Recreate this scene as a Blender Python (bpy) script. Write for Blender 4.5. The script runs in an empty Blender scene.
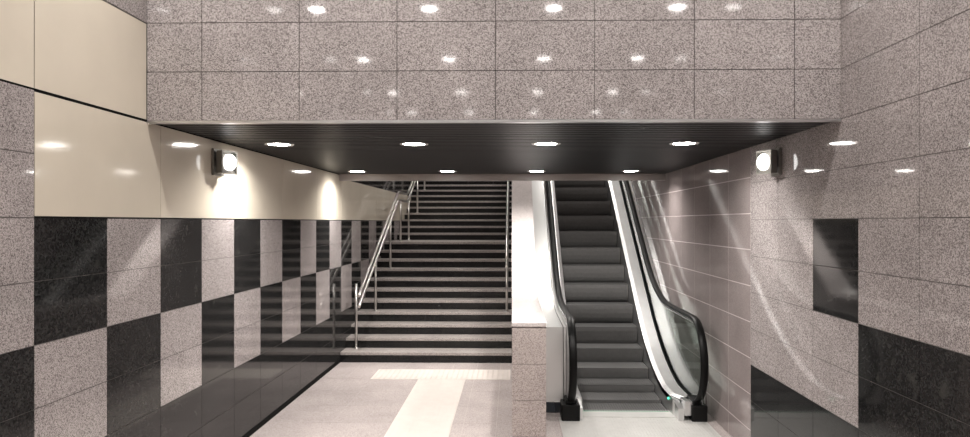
import bpy, bmesh, math, random
from mathutils import Vector
random.seed(4)
S = bpy.context.scene
COL = S.collection
PI = math.pi

# ------------------------------------------------------------ camera, world, exposure
F = 705.0
EYE = 1.83
cam = bpy.data.cameras.new('camera'); camo = bpy.data.objects.new('camera', cam); COL.objects.link(camo)
cam.sensor_width = 36.0; cam.lens = F / 970 * 36.0
cam.shift_x = -12 / 970; cam.shift_y = 3.5 / 970
camo.location = (0, 0, EYE); camo.rotation_euler = (PI / 2, 0, math.atan(15 / F))
cam.clip_start = .05
S.camera = camo
w = bpy.data.worlds.new('world'); S.world = w; w.use_nodes = True
w.node_tree.nodes['Background'].inputs[0].default_value = (.9, .92, 1, 1)
w.node_tree.nodes['Background'].inputs[1].default_value = .02
S.view_settings.view_transform = 'Standard'; S.view_settings.look = 'None'
S.view_settings.gamma = 1; S.view_settings.use_curve_mapping = False
S.view_settings.exposure = 0.0
P_SOFFIT, P_HIGH, P_STAIR = 21.5, 13.5, 33.0
LAMP_COL = (1.0, .955, .905)

# ------------------------------------------------------------ materials
def mat(name):
    m = bpy.data.materials.new(name); m.use_nodes = True
    nt = m.node_tree; return m, nt, nt.nodes['Principled BSDF']
def plain(name, col, rough=.5, metal=0, spec=.5, noise=0, nscale=20):
    m, nt, b = mat(name)
    b.inputs['Base Color'].default_value = (*col, 1); b.inputs['Roughness'].default_value = rough
    b.inputs['Metallic'].default_value = metal; b.inputs['Specular IOR Level'].default_value = spec
    if noise:
        tc = nt.nodes.new('ShaderNodeTexCoord'); n = nt.nodes.new('ShaderNodeTexNoise')
        n.inputs['Scale'].default_value = nscale; n.inputs['Detail'].default_value = 4
        nt.links.new(tc.outputs['Object'], n.inputs['Vector'])
        r = nt.nodes.new('ShaderNodeValToRGB')
        r.color_ramp.elements[0].position = .3; r.color_ramp.elements[1].position = .7
        r.color_ramp.elements[0].color = (*[c * (1 - noise) for c in col], 1)
        r.color_ramp.elements[1].color = (*[min(1, c * (1 + noise)) for c in col], 1)
        nt.links.new(n.outputs['Fac'], r.inputs['Fac']); nt.links.new(r.outputs['Color'], b.inputs['Base Color'])
    return m
def granite(name, dark, mid, light, scale=130, rough=.12, vein=None, spec=.5):
    m, nt, b = mat(name)
    N, L = nt.nodes.new, nt.links.new
    tc = N('ShaderNodeTexCoord')
    v = N('ShaderNodeTexVoronoi'); v.inputs['Scale'].default_value = scale; v.inputs['Randomness'].default_value = 1
    L(tc.outputs['Object'], v.inputs['Vector'])
    sp = N('ShaderNodeSeparateColor'); L(v.outputs['Color'], sp.inputs['Color'])
    r = N('ShaderNodeValToRGB'); r.color_ramp.interpolation = 'LINEAR'
    e = r.color_ramp.elements
    e[0].position = 0; e[0].color = (*dark, 1)
    e[1].position = 1; e[1].color = (*light, 1)
    k = e.new(.28); k.color = (*[(a + c) / 2 for a, c in zip(dark, mid)], 1)
    k = e.new(.42); k.color = (*mid, 1)
    L(sp.outputs[0], r.inputs['Fac'])
    n = N('ShaderNodeTexNoise'); n.inputs['Scale'].default_value = 2.2; n.inputs['Detail'].default_value = 5
    L(tc.outputs['Object'], n.inputs['Vector'])
    mr = N('ShaderNodeMapRange'); mr.inputs['From Min'].default_value = .3; mr.inputs['From Max'].default_value = .7
    mr.inputs['To Min'].default_value = .9; mr.inputs['To Max'].default_value = 1.1
    L(n.outputs['Fac'], mr.inputs['Value'])
    mx = N('ShaderNodeVectorMath'); mx.operation = 'SCALE'
    L(r.outputs['Color'], mx.inputs[0]); L(mr.outputs['Result'], mx.inputs['Scale'])
    out = mx.outputs['Vector']
    if vein:
        n2 = N('ShaderNodeTexNoise'); n2.inputs['Scale'].default_value = 9; n2.inputs['Detail'].default_value = 9
        n2.inputs['Roughness'].default_value = .7
        L(tc.outputs['Object'], n2.inputs['Vector'])
        r2 = N('ShaderNodeValToRGB'); r2.color_ramp.elements[0].position = .56; r2.color_ramp.elements[1].position = .78
        L(n2.outputs['Fac'], r2.inputs['Fac'])
        mm = N('ShaderNodeMix'); mm.data_type = 'RGBA'
        L(r2.outputs['Color'], mm.inputs['Factor']); L(out, mm.inputs[6]); mm.inputs[7].default_value = (*vein, 1)
        out = mm.outputs[2]
    L(out, b.inputs['Base Color'])
    b.inputs['Roughness'].default_value = rough; b.inputs['Specular IOR Level'].default_value = spec
    return m
def emit(name, col, s):
    m = bpy.data.materials.new(name); m.use_nodes = True; nt = m.node_tree
    nt.nodes.clear(); e = nt.nodes.new('ShaderNodeEmission'); o = nt.nodes.new('ShaderNodeOutputMaterial')
    e.inputs[0].default_value = (*col, 1); e.inputs[1].default_value = s
    nt.links.new(e.outputs[0], o.inputs[0]); return m
def glass_mat():
    m = bpy.data.materials.new('balustrade glass'); m.use_nodes = True; nt = m.node_tree; nt.nodes.clear()
    N, L = nt.nodes.new, nt.links.new
    o = N('ShaderNodeOutputMaterial'); mx = N('ShaderNodeMixShader'); t = N('ShaderNodeBsdfTransparent')
    g = N('ShaderNodeBsdfGlossy'); lw = N('ShaderNodeLayerWeight'); lw.inputs[0].default_value = .5
    fr = N('ShaderNodeMath'); fr.operation = 'POWER'; fr.inputs[1].default_value = 4.5; L(lw.outputs['Facing'], fr.inputs[0])
    t.inputs[0].default_value = (.80, .84, .82, 1); g.inputs['Roughness'].default_value = .03
    L(fr.outputs[0], mx.inputs[0]); L(t.outputs[0], mx.inputs[1]); L(g.outputs[0], mx.inputs[2]); L(mx.outputs[0], o.inputs[0])
    return m
M = {}
M['granite'] = granite('grey pink granite', (.13, .112, .112), (.325, .295, .29), (.50, .455, .448), 210, .055)
M['pol'] = granite('polished pink granite', (.22, .187, .184), (.28, .24, .235), (.32, .277, .272), 220, .07)
M['dark'] = granite('black granite', (.006, .006, .007), (.014, .014, .014), (.032, .032, .032), 110, .07, (.055, .055, .05), .24)
M['granite_lit'] = granite('lit parapet granite', (.24, .205, .195), (.44, .385, .365), (.58, .52, .50), 210, .10)  # wall granite lightened: lamp light on the parapet front put into its colour
M['cream'] = plain('cream enamel panel', (.67, .61, .51), .10, 0, .5, .03, 3)
M['grout'] = plain('grey brown grout', (.11, .10, .095), .8)
M['groutlight'] = plain('pale grout', (.5, .44, .43), .8)
M['black'] = plain('black skirting', (.004, .004, .004), .8, 0, .1)
M['floor'] = granite('pale pink floor stone', (.36, .315, .305), (.52, .46, .445), (.60, .53, .515), 190, .22)
M['tactile'] = plain('cream tactile tile', (.64, .58, .54), .5, 0, .4, .04, 8)
M['tread'] = granite('grey tread granite', (.20, .18, .17), (.40, .36, .34), (.52, .47, .45), 170, .3)
M['riser'] = granite('black riser granite', (.006, .006, .007), (.012, .012, .012), (.025, .025, .025), 150, .16, None, .3)
M['partop'] = granite('pale parapet stone', (.42, .38, .37), (.58, .53, .52), (.66, .61, .60), 170, .16)
M['slat'] = plain('dark ceiling slat', (.012, .0115, .012), .42, .0, .15)
M['void'] = plain('dark ceiling void', (.006, .006, .006), .9)
M['steel'] = plain('brushed stainless steel', (.74, .74, .74), .3, 1, .5, .05, 6)
M['steelrail'] = plain('stainless rail', (.60, .58, .56), .28, 1)
M['fascia'] = plain('grey beige fascia', (.30, .265, .25), .4)
M['rubber'] = plain('black rubber', (.004, .004, .004), .42, 0, .15)
M['plastic'] = plain('black plastic', (.005, .005, .005), .45, 0, .2)
M['step'] = plain('grey cast escalator step', (.19, .187, .185), .5, .15, .5, .08, 30)
M['plate'] = plain('ribbed landing plate', (.62, .61, .59), .38, .2, .5, .05, 15)
M['ceil'] = plain('pale ceiling paint', (.35, .33, .32), .7)
M['ring'] = plain('white lamp ring', (.55, .54, .53), .4)
M['lamp'] = emit('lamp diffuser', LAMP_COL, 60)
M['sconce'] = emit('bulkhead lens', (1, .98, .95), 4.5)
M['green'] = emit('green indicator', (.1, 1, .55), 3)
M['green2'] = emit('faint green light', (.25, 1, .6), .45)
M['fix'] = plain('grey lamp housing', (.24, .23, .21), .35, .6)
M['glass'] = glass_mat()
M['satin'] = plain('pale satin metal panel', (.68, .68, .67), .3, .6)
M['deck'] = plain('scratched steel deck', (.66, .66, .66), .4, 1, .5, .06, 5)
M['steptop'] = plain('dark cleated tread', (.085, .084, .083), .55, .15)

# ------------------------------------------------------------ mesh helpers
class MB:
    def __init__(s): s.v = []; s.f = []; s.m = []; s.mats = []; s.sm = []
    def mi(s, m):
        if m not in s.mats: s.mats.append(m)
        return s.mats.index(m)
    def quad(s, pts, m, smooth=False):
        b = len(s.v); s.v += [tuple(p) for p in pts]; s.f.append(list(range(b, b + len(pts)))); s.m.append(s.mi(m)); s.sm.append(smooth)
    def box(s, x0, x1, y0, y1, z0, z1, m):
        b = len(s.v)
        s.v += [(x0, y0, z0), (x1, y0, z0), (x1, y1, z0), (x0, y1, z0), (x0, y0, z1), (x1, y0, z1), (x1, y1, z1), (x0, y1, z1)]
        for q in ((0, 3, 2, 1), (4, 5, 6, 7), (0, 1, 5, 4), (1, 2, 6, 5), (2, 3, 7, 6), (3, 0, 4, 7)):
            s.f.append([b + i for i in q]); s.m.append(s.mi(m)); s.sm.append(False)
    def prism(s, prof, x0, x1, m):
        """prof: closed list of (y, z); extruded along x"""
        n = len(prof); b = len(s.v)
        s.v += [(x0, y, z) for y, z in prof] + [(x1, y, z) for y, z in prof]
        k = s.mi(m)
        s.f.append([b + i for i in range(n)]); s.f.append([b + n + i for i in reversed(range(n))])
        s.m += [k, k]; s.sm += [False, False]
        for i in range(n):
            j = (i + 1) % n
            s.f.append([b + i, b + n + i, b + n + j, b + j]); s.m.append(k); s.sm.append(False)
    def ribbon(s, top, bot, x0, x1, m):
        """strip solid between two equal length open (y, z) polylines"""
        n = len(top); b = len(s.v); k = s.mi(m)
        for x in (x0, x1):
            s.v += [(x, *p) for p in top]; s.v += [(x, *p) for p in bot]
        def add(q): s.f.append([b + i for i in q]); s.m.append(k); s.sm.append(False)
        for i in range(n - 1):
            add((i, i + 1, n + i + 1, n + i)); add((2 * n + i, 3 * n + i, 3 * n + i + 1, 2 * n + i + 1))
            add((i, 2 * n + i, 2 * n + i + 1, i + 1)); add((n + i, n + i + 1, 3 * n + i + 1, 3 * n + i))
        add((0, n, 3 * n, 2 * n)); add((n - 1, 3 * n - 1, 4 * n - 1, 2 * n - 1)[:4])
    def tube(s, pts, r, m, seg=12, rx=None, cap=True):
        """round (or elliptic: rx sideways) tube along 3d points"""
        pts = [Vector(p) for p in pts]; rx = rx or r; b0 = len(s.v); k = s.mi(m); n = len(pts)
        for i, p in enumerate(pts):
            t = (pts[min(i + 1, n - 1)] - pts[max(i - 1, 0)]).normalized()
            side = Vector((1, 0, 0)) if abs(t.x) < .9 else Vector((0, 1, 0))
            up = t.cross(side).normalized(); side = up.cross(t).normalized()
            for j in range(seg):
                a = 2 * PI * j / seg
                s.v.append(tuple(p + side * rx * math.cos(a) + up * r * math.sin(a)))
        for i in range(n - 1):
            for j in range(seg):
                q = (j + 1) % seg
                s.f.append([b0 + i * seg + j, b0 + i * seg + q, b0 + (i + 1) * seg + q, b0 + (i + 1) * seg + j]); s.m.append(k); s.sm.append(True)
        if cap:
            s.f.append([b0 + j for j in range(seg)]); s.f.append([b0 + (n - 1) * seg + j for j in range(seg)]); s.m += [k, k]; s.sm += [False, False]
    def lathe(s, prof, m, c=(0, 0, 0), seg=32, axis='z'):
        b = len(s.v); k = s.mi(m); n = len(prof)
        for r, h in prof:
            for j in range(seg):
                a = 2 * PI * j / seg; u, v = r * math.cos(a), r * math.sin(a)
                p = (u, v, h) if axis == 'z' else (h, u, v)
                s.v.append(tuple(c[i] + p[i] for i in range(3)))
        for i in range(n - 1):
            for j in range(seg):
                q = (j + 1) % seg
                s.f.append([b + i * seg + j, b + i * seg + q, b + (i + 1) * seg + q, b + (i + 1) * seg + j]); s.m.append(k); s.sm.append(True)
        s.f.append([b + j for j in range(seg)]); s.f.append([b + (n - 1) * seg + j for j in range(seg)]); s.m += [k, k]; s.sm += [False, False]
    def build(s, name, parent=None, kind=None, label=None, bevel=0):
        me = bpy.data.meshes.new(name); me.from_pydata(s.v, [], s.f)
        for m in s.mats: me.materials.append(m)
        for p, k, sm in zip(me.polygons, s.m, s.sm): p.material_index = k; p.use_smooth = sm
        bm = bmesh.new(); bm.from_mesh(me); bmesh.ops.recalc_face_normals(bm, faces=bm.faces); bm.to_mesh(me); bm.free()
        o = bpy.data.objects.new(name, me); COL.objects.link(o)
        if parent: o.parent = parent
        if kind: o['kind'] = kind
        if label: o['label'] = label
        if bevel:
            d = o.modifiers.new('bevel', 'BEVEL'); d.width = bevel; d.segments = 2; d.limit_method = 'ANGLE'
        return o
def thing(name, label, cat, loc=(0, 0, 0), group=None):
    o = bpy.data.objects.new(name, None); COL.objects.link(o); o.location = loc; o.empty_display_size = .1
    o['label'] = label; o['category'] = cat
    if group: o['group'] = group
    return o
def copy_tree(o, parent=None):
    c = o.copy(); COL.objects.link(c)
    if parent: c.parent = parent
    for ch in [q for q in bpy.data.objects if q.parent == o]: copy_tree(ch, c)
    return c

# ------------------------------------------------------------ the setting
XL, XR = -2.24, 1.977
YB, YE = -8.0, 22.0          # behind the camera, far end
YH, YS = 4.28, 9.10          # header face, end of the low soffit
ZS = 2.45                    # soffit height
ZC, ZC2 = 4.03, 6.0
ZF2 = -.10                   # floor on the escalator side
X0, X1 = 0.0, .283           # dividing parapet
TL, TR = .595, .606

def tile(mb, side, u0, u1, z0, z1, m, g=.0022, t=.012):
    """one slab on a wall; side L/R face +x/-x, F faces -y"""
    a, b, c, d = u0 + g, u1 - g, z0 + g, z1 - g
    if side == 'L': mb.box(XL - t, XL, a, b, c, d, m)
    elif side == 'R': mb.box(XR, XR + t, a, b, c, d, m)

# left wall
mb = MB()
mb.box(XL - .2, XL - .003, YB, YE, .05, ZC2 + .1, M['grout'])
mb.box(XL - .0125, XL - .001, 3.262, YE, 1.842, 1.858, M['black'])
mb.box(XL - .0125, XL - .001, YB, YE, 2.442, 2.458, M['black'])
c0 = int((YB - 3.26) / TL) - 1
for c in range(c0, 32):
    u0, u1 = 3.26 + c * TL, 3.26 + (c + 1) * TL
    u0, u1 = max(u0, YB), min(u1, YE)
    if u1 - u0 < .03: continue
    ev = c % 2 == 0
    for k in range(20):
        z0, z1 = .05 + .3 * k, .35 + .3 * k
        if k < 2: m = M['dark']
        elif k < 4: m = M['granite'] if ev else M['dark']
        elif k < 6: m = M['dark'] if ev else M['granite']
        elif k < 8:
            if c >= 0: continue
            m = M['granite']
        elif k < 10:
            if u0 < YH: continue
            if u1 <= YS: continue
            m = M['dark']
        else: m = M['granite'] if u1 < YS else M['dark']
        tile(mb, 'L', u0, u1, z0, z1, m)
for c in range(0, 32, 2):
    u0, u1 = 3.26 + c * TL, min(3.26 + (c + 2) * TL, YE)
    mb.box(XL - .012, XL, u0 + .003, u1 - .003, 1.858, 2.442 if c < 10 else 2.395, M['cream'])
mb.box(XL - .012, XL, 9.3, YE, 2.402, 2.445, M['dark'])
for c in range(-20, 2, 2):
    u0, u1 = 3.26 + c * TL, min(3.26 + (c + 2) * TL, YH - .004)
    mb.box(XL - .012, XL, u0 + .003, u1 - .003, 2.458, 3.042, M['cream'])
mb.build('wall_left', kind='structure')
mb = MB(); mb.box(XL - .02, XL + .004, YB, 9.14, 0, .048, M['black']); mb.build('baseboard_left', kind='structure')

# right wall
mb = MB()
YR = 5.888
mb.box(XR + .003, XR + .2, YB, YR, ZF2, ZC2 + .1, M['grout'])
mb.box(XR + .0012, XR + .2, YR, YE, ZF2, ZC2 + .1, M['groutlight'])
for c in range(-24, 0):
    u0, u1 = YR + c * TR, YR + (c + 1) * TR
    u0 = max(u0, YB)
    if u1 < YB + .05: continue
    for k in range(-1, 20):
        z0, z1 = .05 + .3 * k, .35 + .3 * k
        if k < 0: z0 = ZF2
        if k < 2: m = M['dark']
        elif k < 4: m = M['granite'] if c in (-1, -2, -3) or c < -9 else M['dark']
        elif k < 6: m = M['dark'] if c in (-3,) else M['granite']
        else: m = M['granite']
        tile(mb, 'R', u0, u1, z0, z1, m)
for c in range(0, 27):
    u0, u1 = YR + c * .6, min(YR + (c + 1) * .6, YE)
    if u1 - u0 < .03: continue
    for k in range(-1, 20):
        z0, z1 = .10 + .3 * k, .40 + .3 * k
        if k < 0: z0 = ZF2
        tile(mb, 'R', u0, u1, z0, z1, M['pol'], .004)
mb.build('wall_right', kind='structure')

# header wall above the low soffit
mb = MB()
mb.box(XL, XR, YH + .012, YH + .12, ZS, ZC + .1, M['grout'])
xs = [XL] + [-1.90 + .6 * i for i in range(7)] + [XR]
for a, b in zip(xs, xs[1:]):
    for k in range(6):
        z0, z1 = ZS + .3 * k, min(ZS + .3 * (k + 1), ZC + .05)
        mb.box(a + .0022, b - .0022, YH, YH + .012, z0 + .0022, z1 - .0022, M['granite'])
mb.build('wall_front', kind='structure')
mb = MB(); mb.box(XL + .002, XR - .002, YH - .006, YH + .03, ZS - .016, ZS, M['steel']); mb.build('trim_1', kind='structure')
# fascia at the far end of the soffit
mb = MB(); mb.box(XL + .002, XR - .002, YS, YS + .05, 2.365, ZS + .05, M['fascia']); mb.build('trim_2', kind='structure')
mb = MB(); mb.box(XL, XR, YS + .05, YS + .15, ZS, ZC2, M['fascia']); mb.build('wall_above_stairs', kind='structure')
# slatted soffit
mb = MB()
mb.box(XL, XR, YH + .12, YS + .05, ZS + .05, ZS + .08, M['void'])
y = YH + .035
while y + .072 < YS:
    mb.box(XL + .004, XR - .004, y, y + .072, ZS + .0, ZS + .018, M['slat'])
    mb.box(XL + .004, XR - .004, y, y + .004, ZS + .018, ZS + .045, M['slat'])
    mb.box(XL + .004, XR - .004, y + .068, y + .072, ZS + .018, ZS + .045, M['slat'])
    y += .1
mb.build('ceiling', kind='structure')
mb = MB(); mb.box(XL, XR, YB, YH + .12, ZC, ZC + .1, M['ceil']); mb.build('ceiling', kind='structure')
mb = MB(); mb.box(XL, XR, YS, YE, ZC2, ZC2 + .1, M['ceil']); mb.build('ceiling', kind='structure')
mb = MB(); mb.box(XL, XR, YB - .1, YB, -.2, ZC, M['granite']); mb.build('wall_back', kind='structure')
mb = MB(); mb.box(XL, XR, YE, YE + .1, 3, ZC2, M['granite']); mb.build('wall_far', kind='structure')

# floor
def floor_tiles(mb, xa, xb, ya, yb, z, m, px=.3, py=.6):
    x = xa
    while x < xb - .01:
        x2 = min(x + px, xb); y = ya
        while y < yb - .01:
            y2 = min(y + py, yb)
            mb.box(x + .0015, x2 - .0015, y + .0015, y2 - .0015, z - .01, z, m); y = y2
        x = x2
mb = MB(); mb.box(XL, .14, YB, 9.2, -.3, -.0015, M['groutlight']); floor_tiles(mb, XL, .14, YB, 9.15, 0, M['floor']); mb.build('floor', kind='structure')
mb = MB(); mb.box(.14, XR, YB, 7.17, -.35, ZF2 - .0015, M['groutlight']); floor_tiles(mb, .14, XR, YB, 7.1, ZF2, M['floor']); mb.build('floor', kind='structure')
mb = MB(); mb.box(XL, X0, 17.3, YE, 3.1, 3.23, M['floor']); mb.box(X0, XR, 13.4, YE, 3.1, 3.23, M['floor']); mb.build('floor', kind='structure')

# dividing parapet
SL = .70; YK = 8.2; ZP = .992; YF = 5.85; YT = 13.2
mb = MB()
def ptop(y): return ZP if y < YK else ZP + SL * (y - YK)
prof = [(YF + .02, -.3), (YF + .02, ZP - .03), (YK, ZP - .03), (YT, ptop(YT) - .03), (YT, -.3)]
mb.prism(prof, X0 + .012, X1 - .012, M['groutlight'])
for k in range(-1, 4):
    z0, z1 = .05 + .3 * k, min(.35 + .3 * k, ZP - .032)
    if k < 0: z0 = ZF2
    if k == 3 and z1 - z0 < .02: continue
    mb.box(X0, X1, YF, YF + .02, z0 + .0015, z1 - .0015, M['granite_lit'])
yy = YF
for sx, ex in ((X0, X0 + .012), (X1 - .012, X1)):       # side cladding in vertical panels
    y = YF + .022
    while y < YT - .01:
        y2 = min(y + .6, YT)
        for ya, yb in (((y, y2),) if not (y < YK < y2) else ((y, YK), (YK, y2))):
            mb.prism([(ya + .0015, -.1), (yb - .0015, -.1), (yb - .0015, ptop(yb) - .031), (ya + .0015, ptop(ya) - .031)], sx, ex, M['granite'])
        y = y2
y = YF
while y < YT - .01:                                     # coping slabs
    y2 = min(y + .42, YT)
    for ya, yb in (((y, y2),) if not (y < YK < y2) else ((y, YK), (YK, y2))):
        mb.prism([(ya + .0012, ptop(ya) - .03), (yb - .0012, ptop(yb) - .03), (yb - .0012, ptop(yb)), (ya + .0012, ptop(ya))], X0 - .002, X1 + .002, M['partop'])
    y = y2
mb.build('wall_middle', kind='structure')

# ------------------------------------------------------------ staircase
R_, T_ = .1346, .315
D1, D2 = 9.15, 13.70
def ydep(n): return D1 + (n - 1) * T_ if n <= 11 else D2 + (n - 12) * T_
NST = 24
st = thing('staircase', 'wide granite staircase with pale treads and black risers beside the escalator', 'stairs', (0, D1, 0))
st.location = (0, 0, 0)
for n in range(1, NST + 1):
    y, z = ydep(n), R_ * n
    yn = ydep(n + 1) if n < NST else y + .6
    mb = MB(); mb.box(XL + .002, X0 - .003, y - .012, yn + .01, z - .038, z, M['tread']); mb.build('landing' if n == 11 else 'tread', st, bevel=.003)
    mb = MB()
    xa = XL + .002
    for i in range(4):
        xb = min(xa + .6, X0 - .003)
        mb.box(xa + .0012, xb - .0012, y, y + .03, z - R_, z - .039, M['riser']); xa = xb
    mb.build('riser', st)

# ------------------------------------------------------------ stair handrails
def nose(y):
    if y <= ydep(11): return max(R_, R_ * (1 + (y - D1) / T_))
    if y <= D2 - T_: return R_ * 11
    return R_ * 11 + R_ * (y - (D2 - T_)) / T_
def under(y):
    z = 0
    for n in range(1, NST + 1):
        if y >= ydep(n) - .012: z = R_ * n
    return z
def railpath(x, off, ys, ye):
    pts = []; y = ys
    off0 = off - .13
    while y <= ye:
        o = off0 + .13 * min(1, (y - 9.1) / 3.2)
        # rounded bends by averaging
        zz = sum(nose(y + d) for d in (-.12, -.06, 0, .06, .12)) / 5 if y > 11 else R_ * (1 + (y - D1) / T_)
        pts.append((x, y, zz + o)); y += .06
    return pts
def stair_rail(x, label, y0=9.12):
    t = thing('handrail', label, 'handrail', (0, 0, 0))
    mb = MB(); mb.tube(railpath(x, .875, y0, 16.9), .021, M['steelrail']); mb.build('upper_rail', t)
    mb = MB(); mb.tube(railpath(x, .735, y0, 16.9), .021, M['steelrail']); mb.build('lower_rail', t)
    return t
def post_on(t, x, y, z1, sd):
    z0 = under(y)
    mb = MB(); mb.tube([(x, y, z0), (x, y, z1)], .017, M['steelrail']); mb.lathe([(.04, 0), (.04, .008), (.02, .012)], M['steelrail'], (x, y, z0)); mb.build('post', t)
hl = stair_rail(-1.99, 'double steel tube handrail along the left wall of the staircase')
post_on(hl, -2.09, 9.42, 1.0, 1)
for y in (10.25, 11.5, 12.55, 13.55, 14.8, 16.0):
    zt = [p for p in railpath(-1.99, .735, 9.12, 16.9) if abs(p[1] - y) < .04][0][2]
    post_on(hl, -1.99, y, zt, 1)
hr = stair_rail(-.075, 'double steel handrail on the right side of the staircase beside the pale parapet', 10.08)
for y in (10.14, 11.2, 12.2, 13.4, 14.8, 16.0):
    zt = [p for p in railpath(-.075, .735, 9.12, 16.9) if abs(p[1] - y) < .04][0][2]
    post_on(hr, -.075, y, zt, 1)

# ------------------------------------------------------------ escalator
es = thing('escalator', 'grey escalator with black handrails, glass sides and bright steel decking', 'escalator', (0, 0, 0))
XA, XB = .70, 1.60
YC = 7.2                     # comb
TAN = .68; YI = 8.16       # where the incline line meets the floor level
def run(y, y0=YI, z0=ZF2, w=.95):
    """floor level, circular-like blend, then the straight incline"""
    a, b = y0 - w, y0 + w
    if y <= a: return z0
    if y >= b: return z0 + TAN * (y - y0)
    return z0 + TAN * (y - a) ** 2 / (4 * w)
# steps: tread with cleats and ribbed riser
def step_mesh():
    mb = MB(); W = XB - XA - .012
    mb.box(0, W, .012, .37, -.03, -.006, M['steptop'])
    n = 34
    for i in range(n):
        a = W * (i + .15) / n; b = W * (i + .75) / n
        mb.box(a, b, 0, .37, -.007, 0, M['steptop'])
    prof = [(.0, -.006), (.004, -.05), (.016, -.11), (.034, -.17), (.055, -.215), (.075, -.24), (.09, -.24), (.09, -.006)]
    mb.prism([(a + .006, b) for a, b in prof], 0, W, M['step'])
    for i in range(n):
        a = W * (i + .15) / n; b = W * (i + .75) / n
        mb.prism([(p, q) for p, q in prof[:6]] + [(.08, -.1), (.05, -.006)], a, b, M['step'])
    return mb
proto = None
ys = YC + .02
j = 0
while ys < 12.95:
    z = run(ys + .06)
    if proto is None:
        proto = step_mesh().build('step', es); o = proto
    else:
        o = proto.copy(); COL.objects.link(o); o.parent = es
    o.location = (XA + .006, ys, z - .004); ys += .352; j += 1
# comb plate and floor plate
mb = MB(); mb.box(XA - .02, XB + .02, 6.98, YC - .02, ZF2, ZF2 + .008, M['plate'])
for i in range(34):
    a = XA + .006 + (XB - XA - .012) * (i + .8) / 34
    mb.box(a, a + .008, YC - .02, YC + .05, ZF2, ZF2 + .006, M['plate'])
mb.build('comb_plate', es)
mb = MB(); mb.box(.46, 1.88, 6.1, 6.978, ZF2 - .005, ZF2 + .003, M['plate']); 
for i in range(46):
    mb.box(.48 + i * .03, .492 + i * .03, 6.11, 6.97, ZF2 + .003, ZF2 + .0045, M['plate'])
mb.build('floor_plate', es)
def line(f, ys): return [(y, f(y)) for y in ys]
YY = [6.9 + .08 * i for i in range(96)]
YTOP = 13.3
YY = [y for y in YY if y <= YTOP]
deckf = lambda y: max(ZF2 + .17, run(y, YI - .02) + .15)
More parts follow.
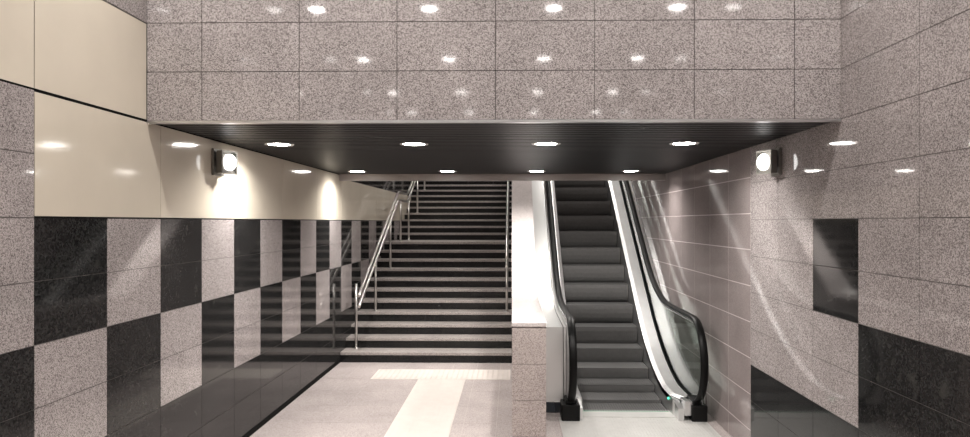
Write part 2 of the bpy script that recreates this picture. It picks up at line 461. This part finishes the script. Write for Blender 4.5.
# handrail path
HY, HZ, HR = 7.06, .47, .41
hrun = lambda y: run(y, 8.82, HZ + HR, .7)
def handpath(x, drop=0):
    p = []
    for i in range(0, 19):
        a = math.radians(-80 + 170 * i / 18)
        p.append((x, HY - .02 - (HR - drop) * math.cos(a), HZ + (HR - drop) * math.sin(a)))
    y = HY + .06
    while y < 13.5: p.append((x, y, hrun(y) - drop)); y += .08
    return p
XHL, XHR = .575, 1.80
for s, xh, xin, inner in ((-1, XHL, XA, 1), (1, XHR, XB, -1)):
    mb = MB(); mb.tube(handpath(xh), .022, M['rubber'], 14, .038); mb.build('handrail', es)
    mb = MB(); mb.tube(handpath(xh, .035)[8:], .012, M['steel'], 8, .022); mb.build('handrail_track', es)
    # skirt beside the steps
    a, b = sorted((xin, xin + s * .012))
    mb = MB(); ys_ = [y for y in YY if y >= 7.04]
    mb.ribbon(line(deckf, ys_), line(lambda y: run(y) - .28, ys_), a, b, M['steel']); mb.build('skirt', es)
    # sloping inner deck between skirt and glass
    mb = MB()
    xo = xh - s * .03
    ys_ = [y for y in YY if y >= 6.98]
    for y, y2 in zip(ys_, ys_[1:]):
        z1, z2 = deckf(y), deckf(y2)
        xi1 = xin + s * (.07 if y < 7.1 else .03 if y < 7.2 else 0); xi2 = xin + s * (.03 if y2 < 7.2 and y2 >= 7.1 else .07 if y2 < 7.1 else 0)
        mb.quad([(xi1, y, z1), (xi2, y2, z2), (xi2 + s * .045, y2, z2 + .02), (xi1 + s * .045, y, z1 + .02)], M['deck'])
        mb.quad([(xi1 + s * .045, y, z1 + .02), (xi2 + s * .045, y2, z2 + .02), (xo, y2, z2 + .02), (xo, y, z1 + .02)], M['deck'])
        mb.quad([(xi1, y, z1), (xi2, y2, z2), (xi2, y2, z2 - .05), (xi1, y, z1 - .05)], M['deck'])
    mb.build('inner_deck', es)
    # deck end cap near the newel
    a, b = sorted((xin + s * .07, xo))
    mb = MB()
    mb.box(a, b, 6.87, 7.06, ZF2 + .05, ZF2 + .19, M['steel'])
    mb.build('deck_end', es, bevel=.006)
    # lower flared side
    mb = MB()
    mb.prism([(6.87, ZF2), (7.22, ZF2), (7.22, ZF2 + .17), (6.87, ZF2 + .12)], *sorted((xin + s * .012, xin + s * .068)), M['steel']); mb.build('skirt_end', es)
    # black handrail inlet box
    a, b = sorted((xh - .095, xh + .085))
    mb = MB(); mb.box(a + (.03 if s > 0 else 0), b - (.0 if s > 0 else 0), 6.83, 7.08, ZF2, ZF2 + .16, M['plastic'])
    mb.box(xh - .055, xh + .055, 6.86, 7.10, ZF2 + .16, ZF2 + .2, M['plastic']); mb.build('handrail_inlet', es, bevel=.012)
    # glass panel (or steel side towards the parapet)
    if s > 0:
        up, lo = [], []
        for i in range(0, 13):
            a = math.radians(0 + 90 * i / 12); up.append((HY - .02 - (HR - .04) * math.cos(a), HZ + (HR - .04) * math.sin(a)))
        up += [(y, hrun(y) - .04) for y in [7.15 + .1 * i for i in range(62)]]
        lo = [(y, deckf(y) + .018) for y, z in up]
        mb = MB(); mb.ribbon(up, lo, xh - .006, xh + .006, M['glass']); mb.build('glass_panel', es)
    else:
        up = []
        for i in range(0, 13):
            a = math.radians(-10 + 100 * i / 12); up.append((HY - .02 - (HR - .05) * math.cos(a), HZ + (HR - .05) * math.sin(a)))
        up += [(y, hrun(y) - .05) for y in [7.15 + .1 * i for i in range(62)]]
        lo = [(y, run(y) + .12 + max(0, 7.0 - y) * 1.1) for y, z in up]
        mb = MB(); mb.ribbon(up, lo, xh - .03, xh - .018, M['satin']); mb.build('steel_side_panel', es, label='polished steel side panel')
        mb = MB(); mb.ribbon([(y, run(y) + .12) for y in YY], [(y, run(y) - .3) for y in YY], xh - .09, xh - .03, M['satin']); mb.build('outer_cladding', es)
# outer deck between right glass and wall
mb = MB()
mb.ribbon([(y, deckf(y) + .02) for y in YY if y > 7.15], [(y, run(y) - .3) for y in YY if y > 7.15], XHR + .03, XR - .006, M['steel']); mb.build('outer_deck', es)
yd = [y for y in YY if y > 6.99]
mb = MB(); mb.ribbon([(y, hrun(y) - .10) for y in yd], [(y, max(.03, run(y) - .3)) for y in yd], X1 + .004, XHL - .035, M['satin']); mb.build('outer_deck', es, label='pale satin metal outer deck')
yg = [y for y in YY if y > 7.0]
mb = MB(); mb.ribbon([(6.972, .05)] + [(y, hrun(y) - .096) for y in yg], [(6.985, .05)] + [(y, hrun(y) - .104) for y in yg], .508, .514, M['rubber']); mb.build('gasket', es, label='thin black gasket')
# truss underside
mb = MB(); mb.ribbon([(y, run(y) - .26) for y in YY if y > 7.3], [(y, run(y) - .5) for y in YY if y > 7.3], XA - .1, XB + .1, M['plastic']); mb.build('underside', es)
# green indicator lamps
for x, s in ((XA, 1), (XB, -1)):
    mb = MB(); mb.lathe([(.012, -.004), (.012, .004), (.006, .008)] if s > 0 else [(.006, -.008), (.012, -.004), (.012, .004)], M['green'], (x + s * .002, 7.24, .03), 16, 'x'); mb.build('indicator_lamp', es, label='green indicator lamp')
mb = MB(); mb.box(XA + .01, XB - .01, YC - .019, YC - .015, ZF2 + .0085, ZF2 + .011, M['green2']); mb.build('comb_light', es, label='green light line at the comb')

# ------------------------------------------------------------ tactile paving
tp = thing('tactile_paving', 'cream T shaped tactile paving strip set in the floor before the stairs', 'tactile paving', (0, 0, 0))
mb = MB(); mb.box(-1.65, X0 - .02, 8.17, 8.72, .0005, .003, M['tactile'])
x = -1.62
while x < X0 - .05:
    y = 8.2
    while y < 8.70: mb.box(x, x + .022, y, y + .022, .003, .0055, M['tactile']); y += .06
    x += .06
mb.build('warning_strip', tp)
mb = MB(); mb.box(-1.09, -.54, 2.0, 8.165, .0005, .003, M['tactile'])
for i in range(11): mb.box(-1.07 + i * .05, -1.048 + i * .05, 2.02, 8.15, .003, .0055, M['tactile'])
mb.build('guiding_strip', tp)

# ------------------------------------------------------------ lamps
def spot_light(x, y, z, power, parent, r=.085):
    l = bpy.data.lights.new('downlight_beam', 'AREA'); l.shape = 'DISK'; l.size = 1.2 * r; l.energy = power; l.color = LAMP_COL
    l.spread = math.radians(150)
    o = bpy.data.objects.new('downlight_beam', l); COL.objects.link(o); o.location = (x, y, z - .012)
    return o
def make_downlight():
    t = thing('downlight', 'x', 'lamp')
    mb = MB(); mb.lathe([(.094, -.001), (.112, -.004), (.116, 0), (.116, .004), (.094, .004)], M['ring']); mb.build('ring', t)
    mb = MB(); mb.lathe([(.094, .0), (.06, -.004), (.001, -.005)], M['lamp']); mb.build('diffuser', t)
    return t
dl = make_downlight(); used = False
def downlight(x, y, z, label, group, power):
    global used
    o = dl if not used else copy_tree(dl); used = True
    o.location = (x, y, z); o['label'] = label; o['group'] = group
    spot_light(x, y, z, power, o)
ords = ['leftmost', 'second from the left', 'third from the left', 'rightmost']
for row, y, xx, nm in ((0, 5.60, (-1.86, -.78, .27, 1.36), 'nearer, larger row'), (1, 8.62, (-1.90, -.79, .30, 1.45), 'far, smaller row')):
    for i, x in enumerate(xx):
        downlight(x, y, ZS, f'{ords[i]} round white downlight in the soffit\'s {nm}', 'downlights in the dark slatted soffit', P_SOFFIT)
for y in (3.45, 1.31, -.96, -3.4, -5.6):
    for x in (-2.02, -.85, .43, 1.69):
        downlight(x, y, ZC, 'round downlight in the high ceiling before the header, mirrored in its granite', 'downlights in the high ceiling before the header', P_HIGH)
for y in (10.6, 13.4, 16.5):
    for x in (-1.2, 1.1):
        downlight(x, y, ZC2, 'round downlight high above the staircase and escalator', 'downlights above the stairwell', P_STAIR)

def bulkhead(label, x, y, z, s):
    """s=+1 on the left wall facing +x"""
    t = thing('wall_lamp', label, 'lamp', (x, y, z))
    def bx(a, b, *r):
        lo, hi = sorted((s * a, s * b)); return (lo, hi, *r)
    mb = MB(); mb.box(*bx(.001, .02, -.095, .095, -.1, .1), M['fix']); mb.build('back_plate', t, bevel=.004)
    tilt = -s * math.radians(17)
    mb = MB(); mb.box(*bx(.0, .045, -.085, .085, -.085, .085), M['fix']); h = mb.build('housing', t, bevel=.006)
    h.location = (s * .055, 0, 0); h.rotation_euler = (0, 0, tilt)
    mb = MB(); mb.box(*bx(.02, .06, -.03, .03, -.03, .03), M['fix']); mb.build('bracket', t)
    mb = MB()
    for r in ((-.088, -.074, -.088, .088), (.074, .088, -.088, .088), (-.074, .074, .074, .088), (-.074, .074, -.088, -.074)):
        mb.box(*bx(.045, .056, *r), M['fix'])
    mb.build('frame', h)
    mb = MB()
    pr = [(.062, .046), (.062, .062), (.05, .078), (.02, .088), (.001, .09)]
    mb.lathe([(r, s * q) for r, q in pr], M['sconce'], (0, 0, 0), 24, 'x'); mb.build('lens', h)
    return t
bulkhead('small square lit lamp on the cream panels of the left wall', XL, 5.30, 2.28, 1)
bulkhead('small square lit lamp on the granite right wall', XR, 5.30, 2.275, -1)
